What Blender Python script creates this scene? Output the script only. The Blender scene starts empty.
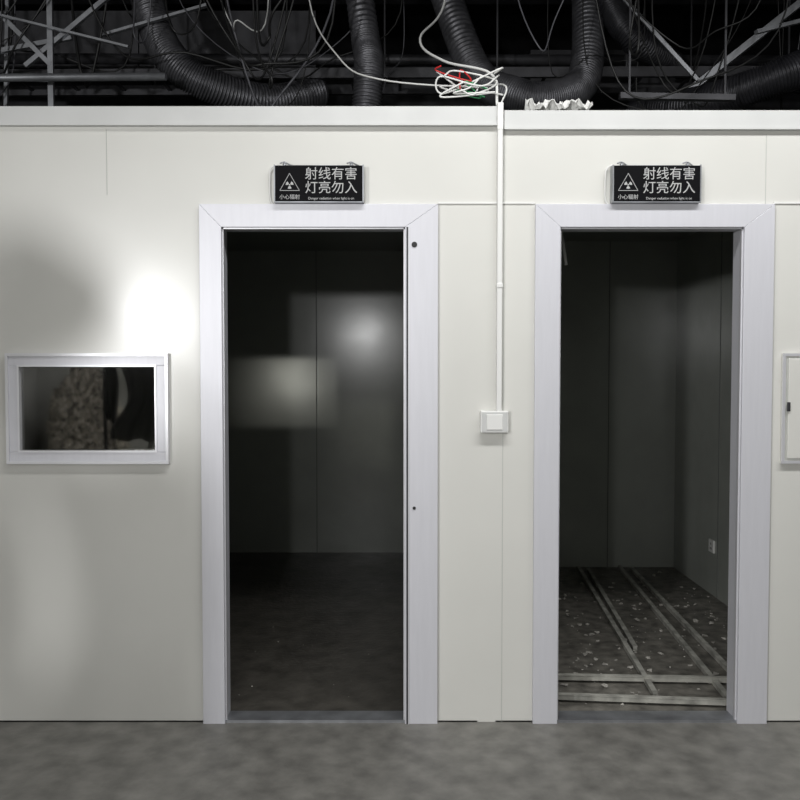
import bpy, bmesh, math, random
from mathutils import Vector, Matrix, noise as mnoise
random.seed(7)
S=bpy.context.scene
S.view_settings.view_transform='Standard'
col=S.collection

# ---------------------------------------------------------------- materials
def mat(name,c,rough=.5,metal=0,noise=0,nscale=8,bump=0,bscale=60,rvar=0,spec=.5,stretch=(1,1,1),coat=0,crough=.1):
    m=bpy.data.materials.new(name); m.use_nodes=True
    n=m.node_tree.nodes; l=m.node_tree.links; b=n['Principled BSDF']
    b.inputs['Base Color'].default_value=(*c,1); b.inputs['Roughness'].default_value=rough
    b.inputs['Metallic'].default_value=metal; b.inputs['Specular IOR Level'].default_value=spec
    b.inputs['Coat Weight'].default_value=coat; b.inputs['Coat Roughness'].default_value=crough
    tc=n.new('ShaderNodeTexCoord'); mp=n.new('ShaderNodeMapping'); mp.inputs['Scale'].default_value=stretch
    l.new(tc.outputs['Object'],mp.inputs[0])
    if noise:
        t=n.new('ShaderNodeTexNoise'); t.inputs['Scale'].default_value=nscale; t.inputs['Detail'].default_value=6
        l.new(mp.outputs[0],t.inputs['Vector'])
        r=n.new('ShaderNodeValToRGB')
        r.color_ramp.elements[0].position=.3; r.color_ramp.elements[1].position=.7
        r.color_ramp.elements[0].color=(*[max(0,x*(1-noise)) for x in c],1)
        r.color_ramp.elements[1].color=(*[min(1,x*(1+noise)) for x in c],1)
        l.new(t.outputs[0],r.inputs[0]); l.new(r.outputs[0],b.inputs['Base Color'])
    if rvar:
        t=n.new('ShaderNodeTexNoise'); t.inputs['Scale'].default_value=2.5; t.inputs['Detail'].default_value=4
        l.new(mp.outputs[0],t.inputs['Vector'])
        mr=n.new('ShaderNodeMapRange'); mr.inputs['To Min'].default_value=rough-rvar; mr.inputs['To Max'].default_value=rough+rvar
        l.new(t.outputs[0],mr.inputs[0]); l.new(mr.outputs[0],b.inputs['Roughness'])
    if bump:
        t=n.new('ShaderNodeTexNoise'); t.inputs['Scale'].default_value=bscale; t.inputs['Detail'].default_value=3
        l.new(mp.outputs[0],t.inputs['Vector'])
        bp=n.new('ShaderNodeBump'); bp.inputs['Strength'].default_value=bump; bp.inputs['Distance'].default_value=.01
        l.new(t.outputs[0],bp.inputs['Height']); l.new(bp.outputs[0],b.inputs['Normal'])
    return m
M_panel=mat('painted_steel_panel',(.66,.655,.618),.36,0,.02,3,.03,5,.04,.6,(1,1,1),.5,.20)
M_in=mat('painted_steel_panel_shaded',(.33,.345,.315),.20,0,.06,4,.02,4,.04,.9)  # same panels as the front, shade of the unlit rooms put into the colour
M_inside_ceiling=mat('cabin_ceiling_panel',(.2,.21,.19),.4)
M_seam=mat('panel_joint',(.50,.51,.48),.5)
M_seam_d=mat('panel_joint_dark',(.12,.125,.12),.5)
M_alu=mat('brushed_aluminium_frame',(.65,.65,.69),.42,.2,.02,6,.015,40,0,.5,(12,12,1))
M_alu_edge=mat('aluminium_edge',(.72,.72,.75),.35,.4)
M_cap=mat('cap_channel',(.58,.585,.575),.45,.1,.04,5)
M_white=mat('white_plastic',(.76,.76,.74),.4)
M_black=mat('sign_black',(.004,.004,.005),.6,0,0,8,0,60,0,.08)
M_ink=mat('sign_print',(.44,.44,.44),.5)
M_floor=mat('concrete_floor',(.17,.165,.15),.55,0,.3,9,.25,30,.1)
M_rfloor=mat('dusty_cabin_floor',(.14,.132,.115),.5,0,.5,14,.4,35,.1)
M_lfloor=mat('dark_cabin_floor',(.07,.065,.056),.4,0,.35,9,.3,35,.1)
M_slab=mat('dark_slab',(.018,.018,.02),.9,0,.4,3,.3,20)
M_hall=mat('hall_plaster',(.5,.5,.47),.8,0,.3,1.2,.1,20)
M_dwall=mat('dark_background_wall',(.018,.018,.02),.8,0,.5,2.5,.2,10)
M_galv=mat('galvanised_steel',(.34,.35,.37),.4,.7,.25,9)
M_galvd=mat('dull_steel',(.055,.055,.06),.5,.5,.3,9)
M_foil=mat('foil_duct',(.11,.11,.12),.42,.6,.35,14,.3,30)
M_foild=mat('dark_foil_duct',(.035,.035,.04),.4,.5,.3,14,.3,30)
M_bc=mat('black_cable',(.01,.01,.01),.5)
M_grc=mat('grey_cable',(.08,.08,.09),.5)
M_rc=mat('red_cable',(.5,.02,.02),.5)
M_gc=mat('green_cable',(.05,.3,.12),.5)
M_paper=mat('crumpled_paper',(.7,.7,.68),.8)
M_wood=mat('dusty_batten',(.34,.335,.30),.6,0,.4,14)
M_deb=mat('rubble',(.38,.365,.33),.8,0,.3,20)
M_dark=mat('black_rubber',(.015,.015,.015),.6)
M_blocker=mat('shadow_blocker_cloth',(.04,.04,.045),.7,0,.3,6,.3,12)  # cloth of the added shadow blocker
M_film=mat('reflection_heap_film',(.34,.31,.26),.5,0,1,16,1,30)  # for the heap added as a window reflection

# ---------------------------------------------------------------- helpers
def empty(name,loc=(0,0,0)):
    e=bpy.data.objects.new(name,None); e.location=loc; e.empty_display_size=.1; col.objects.link(e); return e
def link(name,me,mats,parent=None):
    o=bpy.data.objects.new(name,me); col.objects.link(o)
    for m in (mats if isinstance(mats,(list,tuple)) else [mats]): me.materials.append(m)
    if parent:
        o.parent=parent; o.matrix_parent_inverse=Matrix.Translation(-Vector(parent.location))
    return o
def bm_box(bm,a,b,mi=0):
    a=Vector(a);b=Vector(b); c=(a+b)/2; s=b-a
    r=bmesh.ops.create_cube(bm,size=1,matrix=Matrix.Translation(c)@Matrix.Diagonal((*[abs(v) for v in s],1)))
    for f in {f for v in r['verts'] for f in v.link_faces}: f.material_index=mi
    return r['verts']
def boxes(name,lst,m,parent=None,bev=0):
    bm=bmesh.new()
    for a,b,*mi in lst: bm_box(bm,a,b,mi[0] if mi else 0)
    me=bpy.data.meshes.new(name); bm.to_mesh(me); bm.free()
    o=link(name,me,m,parent)
    if bev:
        d=o.modifiers.new('bev','BEVEL'); d.width=bev; d.segments=2; d.limit_method='ANGLE'
    return o
def frames_along(pts):
    out=[]
    up=Vector((0,0,1))
    for i,p in enumerate(pts):
        t=(pts[min(i+1,len(pts)-1)]-pts[max(i-1,0)]).normalized()
        s=t.cross(up)
        if s.length<.05: s=t.cross(Vector((1,0,0)))
        s.normalize(); n=s.cross(t).normalized(); up=n
        out.append((p,s,n))
    return out
def smooth_pts(ctrl,n):
    c=[Vector(p) for p in ctrl]; c=[c[0]*2-c[1]]+c+[c[-1]*2-c[-2]]
    out=[]; segs=len(c)-3
    for k in range(n+1):
        u=k/n*segs; i=min(int(u),segs-1); t=u-i
        p0,p1,p2,p3=c[i:i+4]
        out.append(.5*((2*p1)+(p2-p0)*t+(2*p0-5*p1+4*p2-p3)*t*t+(3*p1-p0-3*p2+p3)*t**3))
    return out
def bm_tube(bm,pts,rf,seg=8,mi=0,cap=True):
    rings=[]
    for i,(p,s,n) in enumerate(frames_along(pts)):
        r=rf(i) if callable(rf) else rf
        rings.append([bm.verts.new(p+s*r*math.cos(a)+n*r*math.sin(a)) for a in [2*math.pi*j/seg for j in range(seg)]])
    for A,B in zip(rings,rings[1:]):
        for j in range(seg):
            f=bm.faces.new((A[j],A[(j+1)%seg],B[(j+1)%seg],B[j])); f.smooth=True; f.material_index=mi
    if cap:
        f=bm.faces.new(rings[0][::-1]); f.material_index=mi
        f=bm.faces.new(rings[-1]); f.material_index=mi
def tube(name,ctrl,r,m,n=24,parent=None,seg=8,straight=False):
    bm=bmesh.new()
    pts=[Vector(p) for p in ctrl] if straight else smooth_pts(ctrl,n)
    bm_tube(bm,pts,r,seg); me=bpy.data.meshes.new(name); bm.to_mesh(me); bm.free()
    return link(name,me,m,parent)
def duct(name,ctrl,r,m,pitch=.022):
    L=sum((Vector(a)-Vector(b)).length for a,b in zip(ctrl,ctrl[1:]))
    n=int(L/pitch)*4
    pts=smooth_pts(ctrl,n); bm=bmesh.new()
    bm_tube(bm,pts,lambda i:r*(1+.10*math.sin(i*math.pi/2)),20)
    me=bpy.data.meshes.new(name); bm.to_mesh(me); bm.free(); return link(name,me,m)
def strut(bm,a,b,w=.02,h=.02,mi=0):
    a=Vector(a);b=Vector(b);t=(b-a); L=t.length; q=t.to_track_quat('Z','Y')
    r=bmesh.ops.create_cube(bm,size=1,matrix=Matrix.Translation((a+b)/2)@q.to_matrix().to_4x4()@Matrix.Diagonal((w,h,L,1)))
    for f in {f for v in r['verts'] for f in v.link_faces}: f.material_index=mi
def mesh_from(name,bm,m,parent=None):
    me=bpy.data.meshes.new(name); bm.to_mesh(me); bm.free(); return link(name,me,m,parent)

# ---------------------------------------------------------------- hall shell
HX0,HX1,HY0,HY1,HZ=-5.,5.,-7.8,6.2,4.6
boxes('floor',[((HX0,HY0,-.1),(HX1,HY1,0))],M_floor)
boxes('ceiling',[((HX0,HY0,HZ),(HX1,HY1,HZ+.1))],M_slab)
boxes('wall_hall_rear',[((HX0-.1,HY1,0),(HX1+.1,HY1+.1,HZ))],M_dwall)
boxes('wall_hall_near',[((HX0-.1,HY0-.1,0),(HX1+.1,HY0,HZ))],M_hall)
boxes('wall_hall_left',[((HX0-.1,HY0,0),(HX0,HY1,HZ),0)],M_dwall)
boxes('wall_hall_left_plastered',[((HX0,HY0,0),(HX0+.02,-4.0,3.2))],M_hall)
boxes('wall_hall_right',[((HX1,HY0,0),(HX1+.1,HY1,HZ))],M_dwall)

# ---------------------------------------------------------------- cabin
T=.08; CX0,CX1=-3.2,3.6; CH=2.62
D1=(-.80,.06,0,2.20); D2=(.65,1.52,0,2.20); WN=(-1.64,-1.05,1.19,1.575)
def holed_wall(name,x0,x1,z0,z1,holes,y,t,m):
    xs=sorted({x0,x1,*[h[0] for h in holes],*[h[1] for h in holes]})
    zs=sorted({z0,z1,*[h[2] for h in holes],*[h[3] for h in holes]})
    bm=bmesh.new(); V={}
    def v(i,j):
        if (i,j) not in V: V[i,j]=bm.verts.new((xs[i],y,zs[j]))
        return V[i,j]
    for i in range(len(xs)-1):
        for j in range(len(zs)-1):
            cx=(xs[i]+xs[i+1])/2; cz=(zs[j]+zs[j+1])/2
            if any(h[0]<cx<h[1] and h[2]<cz<h[3] for h in holes): continue
            bm.faces.new((v(i,j),v(i+1,j),v(i+1,j+1),v(i,j+1)))
    r=bmesh.ops.extrude_face_region(bm,geom=bm.faces[:])
    for e in r['geom']:
        if isinstance(e,bmesh.types.BMVert): e.co.y+=t
    bmesh.ops.recalc_face_normals(bm,faces=bm.faces)
    return mesh_from(name,bm,m)
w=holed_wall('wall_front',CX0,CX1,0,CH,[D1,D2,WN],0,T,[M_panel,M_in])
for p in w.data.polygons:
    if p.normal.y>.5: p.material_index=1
YB1,YB2=3.36,2.84
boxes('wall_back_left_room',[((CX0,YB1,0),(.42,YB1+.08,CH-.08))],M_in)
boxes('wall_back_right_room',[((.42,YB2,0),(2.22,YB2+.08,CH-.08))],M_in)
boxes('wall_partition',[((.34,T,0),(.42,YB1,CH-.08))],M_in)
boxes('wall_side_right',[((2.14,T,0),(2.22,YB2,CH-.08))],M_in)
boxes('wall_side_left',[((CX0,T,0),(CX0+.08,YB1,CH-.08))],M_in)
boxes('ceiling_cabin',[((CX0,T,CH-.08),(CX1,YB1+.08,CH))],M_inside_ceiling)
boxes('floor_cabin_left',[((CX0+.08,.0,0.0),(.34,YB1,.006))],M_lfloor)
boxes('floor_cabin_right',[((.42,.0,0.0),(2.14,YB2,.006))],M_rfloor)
L=[]
for x in (-2.6,-1.65,-.7,.25): L.append(((x-.003,YB1-.003,0),(x+.003,YB1,CH-.08)))
for x in (.95,1.62): L.append(((x-.003,YB2-.003,0),(x+.003,YB2,CH-.08)))
for y in (1.0,1.95): L.append(((2.137,y-.003,0),(2.14,y+.003,CH-.08)))
boxes('trim_inner_joints',L,M_seam_d)
L=[]
for x,z0,z1 in ((.447,0,2.57),(1.572,2.26,2.56),(-2.35,0,2.58),(2.7,0,2.56),(-1.26,2.3,2.58)):
    L.append(((x-.0015,-.0015,z0),(x+.0015,0,z1)))
boxes('trim_panel_joints',L,M_seam)
bm=bmesh.new()
bm_box(bm,(CX0,-.018,2.597),(.425,T+.018,2.672)); bm_box(bm,(CX0,-.026,2.590),(.425,0,2.599))
mesh_from('trim_cap_1',bm,M_cap)
bm=bmesh.new()
bm_box(bm,(.445,-.018,2.580),(CX1,T+.018,2.655)); bm_box(bm,(.445,-.026,2.573),(CX1,0,2.582))
mesh_from('trim_cap_2',bm,M_cap)
boxes('trim_cable_strip',[((.165,-.006,2.262),(.58,0,2.270)),((1.607,-.006,2.262),(CX1,0,2.270))],M_white)

# ---------------------------------------------------------------- door frames
def door(name,xo0,xi0,xi1,xo1,zi,zo,lock):
    e=empty(name,((xo0+xo1)/2,0,0))
    f=.022
    def prism(nm,poly):
        bm=bmesh.new(); a=[bm.verts.new((x,-f,z)) for x,z in poly]; b=[bm.verts.new((x,0,z)) for x,z in poly]
        n=len(poly); bm.faces.new(a); bm.faces.new(b[::-1])
        for i in range(n): bm.faces.new((a[i],b[i],b[(i+1)%n],a[(i+1)%n]))
        bmesh.ops.recalc_face_normals(bm,faces=bm.faces)
        o=mesh_from(nm,bm,M_alu,e); d=o.modifiers.new('b','BEVEL'); d.width=.0012; d.segments=2
    g=.0003
    prism('jamb_left',[(xo0,0),(xi0,0),(xi0,zi-g),(xo0,zo-g)])
    prism('jamb_right',[(xi1,0),(xo1,0),(xo1,zo-g),(xi1,zi-g)])
    prism('head',[(xi0,zi+g),(xi1,zi+g),(xo1,zo+g),(xo0,zo+g)])
    boxes('lining',[((xi0-.03,0,0),(xi0,T+.02,zi)),((xi1,0,0),(xi1+.03,T+.02,zi)),((xi0-.03,0,zi),(xi1+.03,T+.02,zi+.03))],M_alu,e,.001)
    boxes('lip',[((xi0,-.006,0),(xi0+.006,.012,zi)),((xi1-.006,-.006,0),(xi1,.012,zi)),((xi0,-.006,zi-.006),(xi1,.012,zi))],M_alu_edge,e)
    if lock:
        boxes('edge_strip',[((xi1+.014,-.026,0),(xi1+.018,-.022,zi)),],M_alu_edge,e)
        boxes('edge_channel',[((xi1+.006,-.0235,0),(xi1+.014,-.022,zi)),],M_galvd,e)
        bm=bmesh.new()
        for z in (2.085,.95):
            bmesh.ops.create_cone(bm,cap_ends=True,segments=16,radius1=.012,radius2=.012,depth=.004,
              matrix=Matrix.Translation((xi1+.04,-.024,z))@Matrix.Rotation(math.pi/2,4,'X')@Matrix.Scale(.6 if z<1 else 1,4))
        mesh_from('bolt_holes',bm,M_dark,e)
    boxes('threshold',[((xi0,-.01,0),(xi1,T+.01,.012))],M_galv,e)
door('door_1',-.861,-.766,.0215,.1635,2.16,2.258,True)
door('door_2',.581,.688,1.476,1.605,2.16,2.258,False)

# ---------------------------------------------------------------- window
def rect_frame(bm,x0,x1,z0,z1,w,y0,y1,mi=0):
    bm_box(bm,(x0,y0,z0),(x1,y1,z0+w),mi); bm_box(bm,(x0,y0,z1-w),(x1,y1,z1),mi)
    bm_box(bm,(x0,y0,z0+w),(x0+w,y1,z1-w),mi); bm_box(bm,(x1-w,y0,z0+w),(x1,y1,z1-w),mi)
e=empty('window_1',(-1.35,0,1.38))
bm=bmesh.new(); rect_frame(bm,-1.692,-1.008,1.150,1.612,.044,-.02,0)
o=mesh_from('frame',bm,M_alu,e); d=o.modifiers.new('b','BEVEL'); d.width=.002
bm=bmesh.new(); rect_frame(bm,-1.70,-1.0,1.142,1.620,.012,-.028,-.0)
mesh_from('frame_rim',bm,M_alu_edge,e)
bm=bmesh.new(); rect_frame(bm,-1.65,-1.05,1.192,1.57,.008,-.026,T)
mesh_from('frame_bead',bm,M_alu_edge,e)
g=bpy.data.materials.new('lead_glass'); g.use_nodes=True; nt=g.node_tree; nt.nodes.remove(nt.nodes['Principled BSDF'])
mx=nt.nodes.new('ShaderNodeMixShader'); tr=nt.nodes.new('ShaderNodeBsdfTransparent'); gl=nt.nodes.new('ShaderNodeBsdfGlossy'); fr=nt.nodes.new('ShaderNodeFresnel')
fr.inputs['IOR'].default_value=3.0; tr.inputs[0].default_value=(.85,.85,.8,1); gl.inputs['Color'].default_value=(.95,.95,.95,1); gl.inputs['Roughness'].default_value=.03
nt.links.new(fr.outputs[0],mx.inputs[0]); nt.links.new(tr.outputs[0],mx.inputs[1]); nt.links.new(gl.outputs[0],mx.inputs[2]); nt.links.new(mx.outputs[0],nt.nodes['Material Output'].inputs[0])
boxes('glass',[((-1.64,-.004,1.20),(-1.058,.002,1.56))],g,e)

# electrical box at right
e=empty('electrical_panel_box',(1.9,0,1.38))
boxes('housing',[((1.652,-.012,1.143),(2.15,0,1.62))],M_panel,e,.003)
bm=bmesh.new(); rect_frame(bm,1.652,2.15,1.143,1.62,.012,-.02,-.012); mesh_from('rim',bm,M_alu_edge,e)
boxes('door_leaf',[((1.675,-.022,1.165),(2.13,-.012,1.598))],M_panel,e,.003)
boxes('gap',[((1.670,-.0135,1.16),(2.135,-.012,1.603))],M_seam,e)
boxes('latch',[((1.668,-.03,1.37),(1.682,-.022,1.41))],M_galvd,e,.002)

# ---------------------------------------------------------------- signs
def text(nm,body,size,loc,parent,m=M_ink,ext=.0006,bold=0):
    c=bpy.data.curves.new(nm,'FONT'); c.body=body; c.size=size; c.extrude=ext; c.offset=bold
    c.align_x='CENTER'; c.align_y='CENTER'
    o=bpy.data.objects.new(nm,c); col.objects.link(o)
    o.rotation_euler=(math.pi/2,0,0); o.location=Vector(loc)-Vector(parent.location); c.materials.append(m); o.parent=parent
    return o
def sign(x0,x1,z0,z1):
    cx=(x0+x1)/2; cz=(z0+z1)/2; W=x1-x0; H=z1-z0
    e=empty('radiation_warning_sign',(cx,0,cz))
    boxes('housing',[((x0,-.045,z0),(x1,-.006,z1))],M_galvd,e,.003)
    boxes('face',[((x0+.002,-.0475,z0+.002),(x1-.002,-.045,z1-.002))],M_black,e)
    boxes('side_trim',[((x0-.003,-.05,z0-.002),(x0+.002,-.006,z1+.002)),((x1-.002,-.05,z0-.002),(x1+.003,-.006,z1+.002)),((x0,-.05,z0-.003),(x1,-.006,z0+.001))],M_galv,e)
    y=-.0485
    text('text_upper','射线有害',.056,(x0+W*.64,y,cz+.038),e)
    text('text_lower','灯亮勿入',.056,(x0+W*.64,y,cz-.020),e)
    text('text_small','小心辐射',.022,(x0+W*.17,y,cz-.058),e)
    text('text_english','Danger radiation when light is on',.0145,(x0+W*.64,y,cz-.063),e)
    bm=bmesh.new(); tx=x0+W*.17; tz=cz-.006; R=.048
    pts=[Vector((tx+R*math.cos(a),0,tz+R*math.sin(a))) for a in (math.pi/2,math.pi*7/6,math.pi*11/6)]
    for i in range(3):
        a,b2=pts[i].copy(),pts[(i+1)%3].copy(); a.y=b2.y=y; strut(bm,a,b2,.004,.002)
    for k in range(3):
        a0=math.pi/2+k*2*math.pi/3-math.pi/6+math.pi/3
        ring=[(tx+r*math.cos(a),tz+r*math.sin(a)) for r,aa in ((.006,(0,.5,1)),(.017,(1,.5,0))) for a in [a0+(q)*math.pi/3 for q in aa]]
        bm.faces.new([bm.verts.new((x,y-.0002,z)) for x,z in ring])
    bmesh.ops.create_circle(bm,cap_ends=True,segments=12,radius=.0035,matrix=Matrix.Translation((tx,y-.0003,tz))@Matrix.Rotation(math.pi/2,4,'X'))
    mesh_from('radiation_symbol',bm,M_ink,e)
    bm=bmesh.new()
    for hx in (x0+.04,x1-.05):
        bm_tube(bm,[Vector((hx,-.028,z1-.002)),Vector((hx,-.028,z1+.012))],.008,10)
        bm_tube(bm,smooth_pts([(hx-.02,-.028,z1+.012),(hx,-.026,z1+.018),(hx+.02,-.02,z1+.008),(hx+.03,-.004,z1+.010)],10),.003,6)
    bm_tube(bm,[Vector((x0+.05,-.02,z1+.005)),Vector((x1-.04,-.02,z1+.005))],.002,6)
    mesh_from('hangers',bm,M_galv,e)
    tube('lead_wire',[(x0+.01,-.02,z1+.01),(x0-.022,-.018,z1-.01),(x0-.026,-.012,cz),(x0-.022,-.008,z0+.01),(x0+.005,-.008,z0-.012)],.003,M_white,20,e)
sign(-.532,-.157,2.262,2.416)
sign(.905,1.275,2.262,2.416)

# ---------------------------------------------------------------- conduit + switch
boxes('cable_conduit',[((.416,-.032,1.37),(.438,0,2.58)),((.414,-.034,2.57),(.440,T+.02,2.685)),
    ((.413,-.035,1.9),(.441,0,1.92))],M_white,None,.003)
e=empty('light_switch',(.41,0,1.32))
boxes('back_box',[((.347,-.036,1.276),(.467,0,1.372))],M_white,e,.004)
boxes('rocker',[((.372,-.042,1.290),(.442,-.036,1.358))],M_white,e,.003)
boxes('plate',[((.353,-.039,1.281),(.461,-.036,1.367))],M_cap,e,.001)

# ---------------------------------------------------------------- interior of right room
e=empty('wall_socket',(2.12,1.9,.35))
boxes('plate',[((2.128,2.0,.30),(2.14,2.086,.386))],M_white,e,.002)
boxes('pins',[((2.126,2.03,.32),(2.129,2.036,.335)),((2.126,2.05,.32),(2.129,2.056,.335)),((2.126,2.04,.352),(2.129,2.046,.366))],M_dark,e)
L=[[(1.38,2.78,.02),(1.20,.25,.02)],[(1.70,2.78,.02),(1.52,.12,.02)],[(1.78,2.74,.02),(1.66,.25,.02)],[(.62,.46,.03),(1.9,.40,.03)],[(1.44,2.7,.02),(1.29,.9,.02)],[(.60,.22,.03),(1.50,.14,.03)]]
for a,b in L:
    bm=bmesh.new(); strut(bm,a,b,.022,.022); strut(bm,(a[0]+.0,a[1],a[2]+.013),(b[0]+.0,b[1],b[2]+.013),.026,.004)
    mesh_from('pvc_trunking_strip',bm,M_wood)
def scatter(nm,n,xr,yr,smin,smax,m):
    bm=bmesh.new()
    for _ in range(n):
        s=smin+(smax-smin)*random.random()**2; p=Vector((random.uniform(*xr),random.uniform(*yr),.006+s*.25))
        r=bmesh.ops.create_icosphere(bm,subdivisions=1,radius=s,matrix=Matrix.Translation(p)@Matrix.Rotation(random.random()*6,4,'Z')@Matrix.Diagonal((1,random.uniform(.4,1),.35,1)))
        for v in r['verts']: v.co+=Vector([random.uniform(-.25,.25)*s for _ in range(3)])
    mesh_from(nm,bm,m)
scatter('rubble_debris',420,(.5,2.1),(.15,2.7),.004,.022,M_deb)
scatter('rubble_debris',40,(-1.5,.3),(.15,3.0),.003,.007,M_deb)
tube('hanging_wire',[(.84,.5,2.535),(.83,.5,2.38),(.79,.48,2.24),(.795,.47,2.16),(.81,.47,2.06)],.008,M_white,24)

# ---------------------------------------------------------------- services above the cabin
def rack(name,lst,m,w=.025):
    bm=bmesh.new()
    for a,b,*r in lst: strut(bm,a,b,*(r if r else (w,w)))
    return mesh_from(name,bm,m)
tube('water_pipe',[(-4.5,1.0,3.13),(-1.28,1.0,3.15)],.022,M_galv,2,None,12,True)
tube('water_pipe',[(-4.5,2.0,3.62),(4.5,2.0,3.60)],.035,M_galvd,2,None,12,True)
tube('water_pipe',[(-4.5,3.2,3.95),(4.5,3.2,3.95)],.05,M_galvd,2,None,12,True)
rack('strut_bracket_frame',[((-2.45,1.1,3.75),(-1.95,1.1,3.25)),((-2.1,1.12,3.25),(-1.55,1.12,3.7)),((-2.5,1.15,3.3),(-1.85,1.15,3.42)),
  ((-1.95,1.1,3.0),(-1.95,1.1,4.6),.03,.02),((-2.3,1.3,3.0),(-2.25,1.3,4.6),.02,.02),((-1.7,1.2,3.45),(-1.1,1.2,3.62),.03,.015),((-2.4,1.05,3.55),(-1.5,1.05,3.33),.02,.012)],M_galv)
rack('cable_tray',[((-4.5,1.6,3.36),(4.5,1.6,3.40),.03,.06),((-4.5,1.9,3.36),(4.5,1.9,3.40),.03,.06)]+[((x*.3,1.6,3.37),(x*.3,1.9,3.37),.02,.01) for x in range(-15,16)]
  +[((x,y,3.36),(x,y,4.6),.01,.01) for x,y in ((-2.5,1.6),(-1.6,1.9),(-.8,1.6),(-.1,1.9),(.6,1.6),(1.4,1.6),(1.9,1.9),(2.4,1.6))],M_galvd)
rack('roof_beam',[((-5,4.6,4.25),(5,4.6,4.25),.3,.4),((-5,2.6,4.4),(5,2.6,4.4),.2,.25)],M_galvd)
duct('flexible_duct',[(-1.62,1.5,4.2),(-1.45,1.35,3.6),(-1.30,1.25,3.32),(-1.1,1.3,3.2),(-.8,1.5,3.18),(-.5,1.7,3.3)],.09,M_foil)
duct('flexible_duct',[(-.30,1.3,4.2),(-.20,1.15,3.45),(-.17,1.0,3.2),(-.19,1.0,2.9),(-.2,1.0,2.70)],.075,M_foil)
duct('flexible_duct',[(.25,1.7,4.0),(.45,1.4,3.32),(.65,1.2,3.12),(.88,1.2,3.10),(1.1,1.4,3.3),(1.2,1.8,4.0)],.09,M_foil)
duct('flexible_duct',[(3.1,1.2,3.6),(2.5,1.1,3.34),(2.1,1.1,3.18),(1.8,1.4,3.14),(1.6,2.1,3.3)],.09,M_foild)
duct('flexible_duct',[(1.15,1.8,4.4),(1.3,1.6,3.8),(1.42,1.5,3.55),(1.75,1.8,3.5)],.08,M_foild)
boxes('ventilation_duct',[((.9,2.2,3.45),(1.9,4.5,3.75)),((.88,2.5,3.43),(1.92,2.54,3.77)),((.88,3.3,3.43),(1.92,3.34,3.77))],M_galvd)
boxes('ventilation_duct',[((-3.2,2.4,3.7),(-.6,3.0,4.1)),((-1.9,2.38,3.68),(-1.86,3.02,4.12))],M_galvd)
rack('steel_channel',[((1.15,.8,2.98),(1.75,.8,2.97),.04,.03),((1.2,.8,2.97),(1.2,.8,4.6),.01,.01),((1.7,.8,2.97),(1.7,.8,4.6),.01,.01)],M_galvd)
rack('diagonal_brace',[((2.6,1.4,3.9),(1.7,1.6,3.2),.05,.04),((2.6,1.0,3.55),(1.9,.9,3.35),.03,.02),((1.3,1.3,3.7),(1.7,1.2,3.2),.02,.02)],M_galv)
bm=bmesh.new()
for n,r,mi in ((26,.006,0),(7,.005,1),(1,.004,2)):
    for _ in range(n):
        x=random.uniform(-2.6,2.4); y=random.uniform(.5,1.6); x2=x+random.uniform(-1.2,1.2)
        low=random.uniform(2.95,3.4)
        bm_tube(bm,smooth_pts([(x,y,4.55),(x+.05,y,random.uniform(3.5,3.9)),(x*.75+x2*.25+random.uniform(-.1,.1),y+.05,low+random.uniform(0,.2)),(x*.45+x2*.55,y-.05,low),(x2,y+.05,random.uniform(3.3,3.8)),(x2,y,4.55)],36),r*random.uniform(.6,1.3),6,mi)
mesh_from('tangled_overhead_cables',bm,[M_bc,M_grc,M_cap])
bm=bmesh.new()
def loops(n,mi,c,sp,r=.004):
    for _ in range(n):
        p=Vector(c); pts=[]
        for k in range(6):
            pts.append(p+Vector((random.uniform(-1,1)*sp[0],random.uniform(-1,1)*sp[1],max(-.03,random.uniform(-.3,1)*sp[2]))))
        bm_tube(bm,smooth_pts(pts,40),r,6,mi)
loops(4,0,(.29,.04,2.75),(.15,.05,.10),.004)
loops(1,1,(.25,.04,2.78),(.10,.04,.08),.0035)
loops(1,2,(.33,.04,2.76),(.10,.04,.08),.0035)
bm_tube(bm,smooth_pts([(.42,.02,2.68),(.40,.1,2.85),(.2,.3,2.98),(.1,.6,3.2),(.25,1,3.6),(.2,1.2,4.5)],40),.006,8,0)
bm_tube(bm,smooth_pts([(.43,.02,2.68),(.46,.1,2.80),(.3,.3,2.86),(-.1,.4,2.93),(-.3,.6,3.1),(-.5,1,3.6),(-.5,1,4.5)],40),.004,8,0)
mesh_from('cable_bundle',bm,[M_white,M_rc,M_gc])
bm=bmesh.new()
bmesh.ops.create_grid(bm,x_segments=24,y_segments=8,size=1)
for v in bm.verts:
    x,y=v.co.x,v.co.y
    v.co=Vector((.68+x*.14,.03+y*.05,2.683+.014*math.sin(x*9+y*3)+.010*math.sin(x*21-y*7)+random.uniform(-.006,.010)))
o=mesh_from('crumpled_paper',bm,M_paper); d=o.modifiers.new('s','SOLIDIFY'); d.thickness=.003

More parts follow.
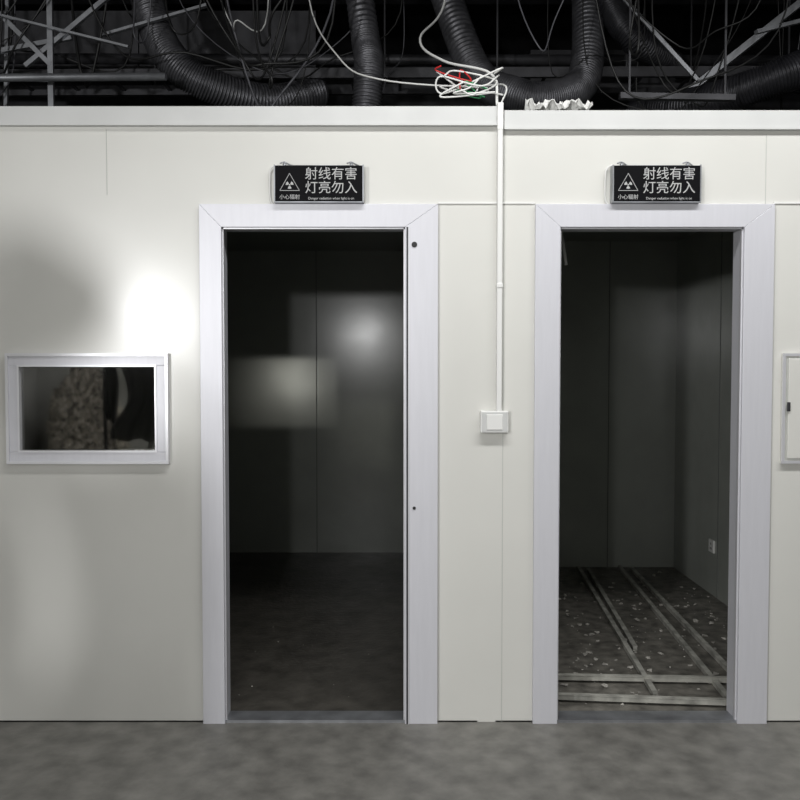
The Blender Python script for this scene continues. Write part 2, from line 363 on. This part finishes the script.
# ---------------------------------------------------------------- unseen things added in the hall (left)
SY=-3.5
e=empty('shadow_blocker_stand',(-2.3,SY,0))  # made-up stand and hung sheets, shaped to shade the left wall
bm=bmesh.new()
for x,h in ((-2.52,2.14),(-2.02,1.74)):
    strut(bm,(x,SY,0),(x,SY,h),.025,.025)
    strut(bm,(x,SY-.3,.015),(x,SY+.3,.015),.03,.03)
strut(bm,(-2.52,SY,2.14),(-2.02,SY,1.74),.02,.02); strut(bm,(-2.52,SY,.4),(-2.02,SY,.4),.03,.03)
mesh_from('frame',bm,M_galvd,e)
def drape(nm,rows,n):
    bm=bmesh.new(); prev=None
    for i,(z,a,b2) in enumerate(rows):
        r=[bm.verts.new((a+(b2-a)*k/n,SY-.02+.025*math.sin(k*1.3+i*.4),z+.015*math.sin(k*.9))) for k in range(n+1)]
        if prev:
            for k in range(n): f=bm.faces.new((prev[k],prev[k+1],r[k+1],r[k])); f.smooth=True
        prev=r
    o=mesh_from(nm,bm,M_blocker,e)
    d=o.modifiers.new('s','SUBSURF'); d.levels=d.render_levels=2
    d=o.modifiers.new('t','SOLIDIFY'); d.thickness=.004
rows=[(2.16,-2.2,-2.08),(2.06,-2.2,-1.90),(1.97,-2.22,-1.80),(1.86,-2.24,-1.83),(1.72,-2.24,-1.96),(1.56,-2.24,-1.88),(1.48,-2.16,-1.66),(1.35,-2.06,-1.53),(1.15,-2.0,-1.50),(.95,-1.97,-1.50),(.8,-2.05,-1.54),(.65,-2.2,-1.52),(.45,-2.22,-1.57)]
rows=[(1.085+.5*(z-.651)/.7,.5*(a+.963)/.7-1.605,.5*(b+.963)/.7-1.605) for z,a,b in rows]
drape('shadow_blocker_sheet',rows,16)
drape('shadow_blocker_strip',[(1.66,-2.54,-2.46),(1.58,-2.54,-2.42),(1.45,-2.54,-2.40),(1.3,-2.54,-2.41),(1.1,-2.54,-2.44)],6)
bm=bmesh.new(); bmesh.ops.create_icosphere(bm,subdivisions=6,radius=1)
for v in bm.verts:
    p=v.co.copy(); k=1+.25*mnoise.noise(p*2.5)+.14*mnoise.noise(p*9)+.10*mnoise.noise(p*22)
    v.co=Vector((-4.12+p.x*.46*k,-7.35+p.y*.32*k,max(0,.6+p.z*.95*k)))
mesh_from('reflection_heap',bm,M_film)  # added out of view to give the window glass a reflection

# ---------------------------------------------------------------- lights
def area(name,loc,target,sx,sy,power,c=(1,1,1),spread=180,parent=None,shape='RECTANGLE'):
    ld=bpy.data.lights.new(name,'AREA'); ld.shape=shape; ld.size=sx; ld.size_y=sy; ld.energy=power; ld.color=c; ld.spread=math.radians(spread)
    o=bpy.data.objects.new(name,ld); o.location=loc
    o.rotation_euler=(Vector(target)-Vector(loc)).to_track_quat('-Z','Y').to_euler(); col.objects.link(o); return o
area('overhead_fill_strip',(1.35,-1.5,3.7),(1.35,0,.9),4.0,.25,50,(1,1,.995),130)  # unseen lamp added to light the front wall evenly from above
area('hall_fill_light',(-.5,-5.4,4.3),(-1,-7.4,0),4,1,170,(1,1,1))  # added soft fill behind the camera, also brightens what the glass reflects
def tripod(name,p,r,power,spot=None):
    e=empty(name,(p[0],p[1],0)); bm=bmesh.new(); x,y,z=p
    bm_tube(bm,[Vector((x,y-.08,.5)),Vector((x,y-.08,z))],.014,10)
    for a in (0,2.1,4.2): bm_tube(bm,[Vector((x,y-.08,.65)),Vector((x+.32*math.cos(a),y-.08+.32*math.sin(a),.0))],.011,8)
    mesh_from('stand',bm,M_bc,e)
    bm=bmesh.new(); bm_tube(bm,[Vector((x,y-.12,z)),Vector((x,y-.04,z))],r*1.25,24); mesh_from('lamp_head',bm,M_bc,e)
    if spot:
        ld=bpy.data.lights.new('lamp','SPOT'); ld.energy=power; ld.shadow_soft_size=r; ld.spot_size=math.radians(spot[1]); ld.spot_blend=1
        a=bpy.data.objects.new('lamp',ld); col.objects.link(a)
        a.rotation_euler=(Vector(spot[0])-Vector(p)).to_track_quat('-Z','Y').to_euler()
    else:
        a=area('lamp',(x,y,z),(x,0,z),r*2,r*2,power,(1,1,1),180,None,'DISK')
        a.rotation_euler=(math.pi/2,0,0)
    a.parent=e; a.location=(0,0,z)
tripod('unseen_tripod_lamp',(-3.21,-7.0,2.17),.16,185)
tripod('unseen_tripod_lamp',(-.587,-3.75,2.13),.05,16)  # stands in for a handheld flash beside the camera; tripod is added
tripod('unseen_tripod_lamp',(-1.93,-5.2,1.42),.06,150,((-1.35,0,1.38),9))

W=bpy.data.worlds.new('World'); S.world=W; W.use_nodes=True
W.node_tree.nodes['Background'].inputs[0].default_value=(.5,.52,.55,1); W.node_tree.nodes['Background'].inputs[1].default_value=.05

# ---------------------------------------------------------------- camera
cd=bpy.data.cameras.new('Camera'); cd.sensor_width=36; cd.lens=36*830/800; cd.clip_start=.05
c=bpy.data.objects.new('Camera',cd); c.location=(0,-3.6,1.55); c.rotation_euler=(math.radians(90-2.1),0,0); col.objects.link(c); S.camera=c
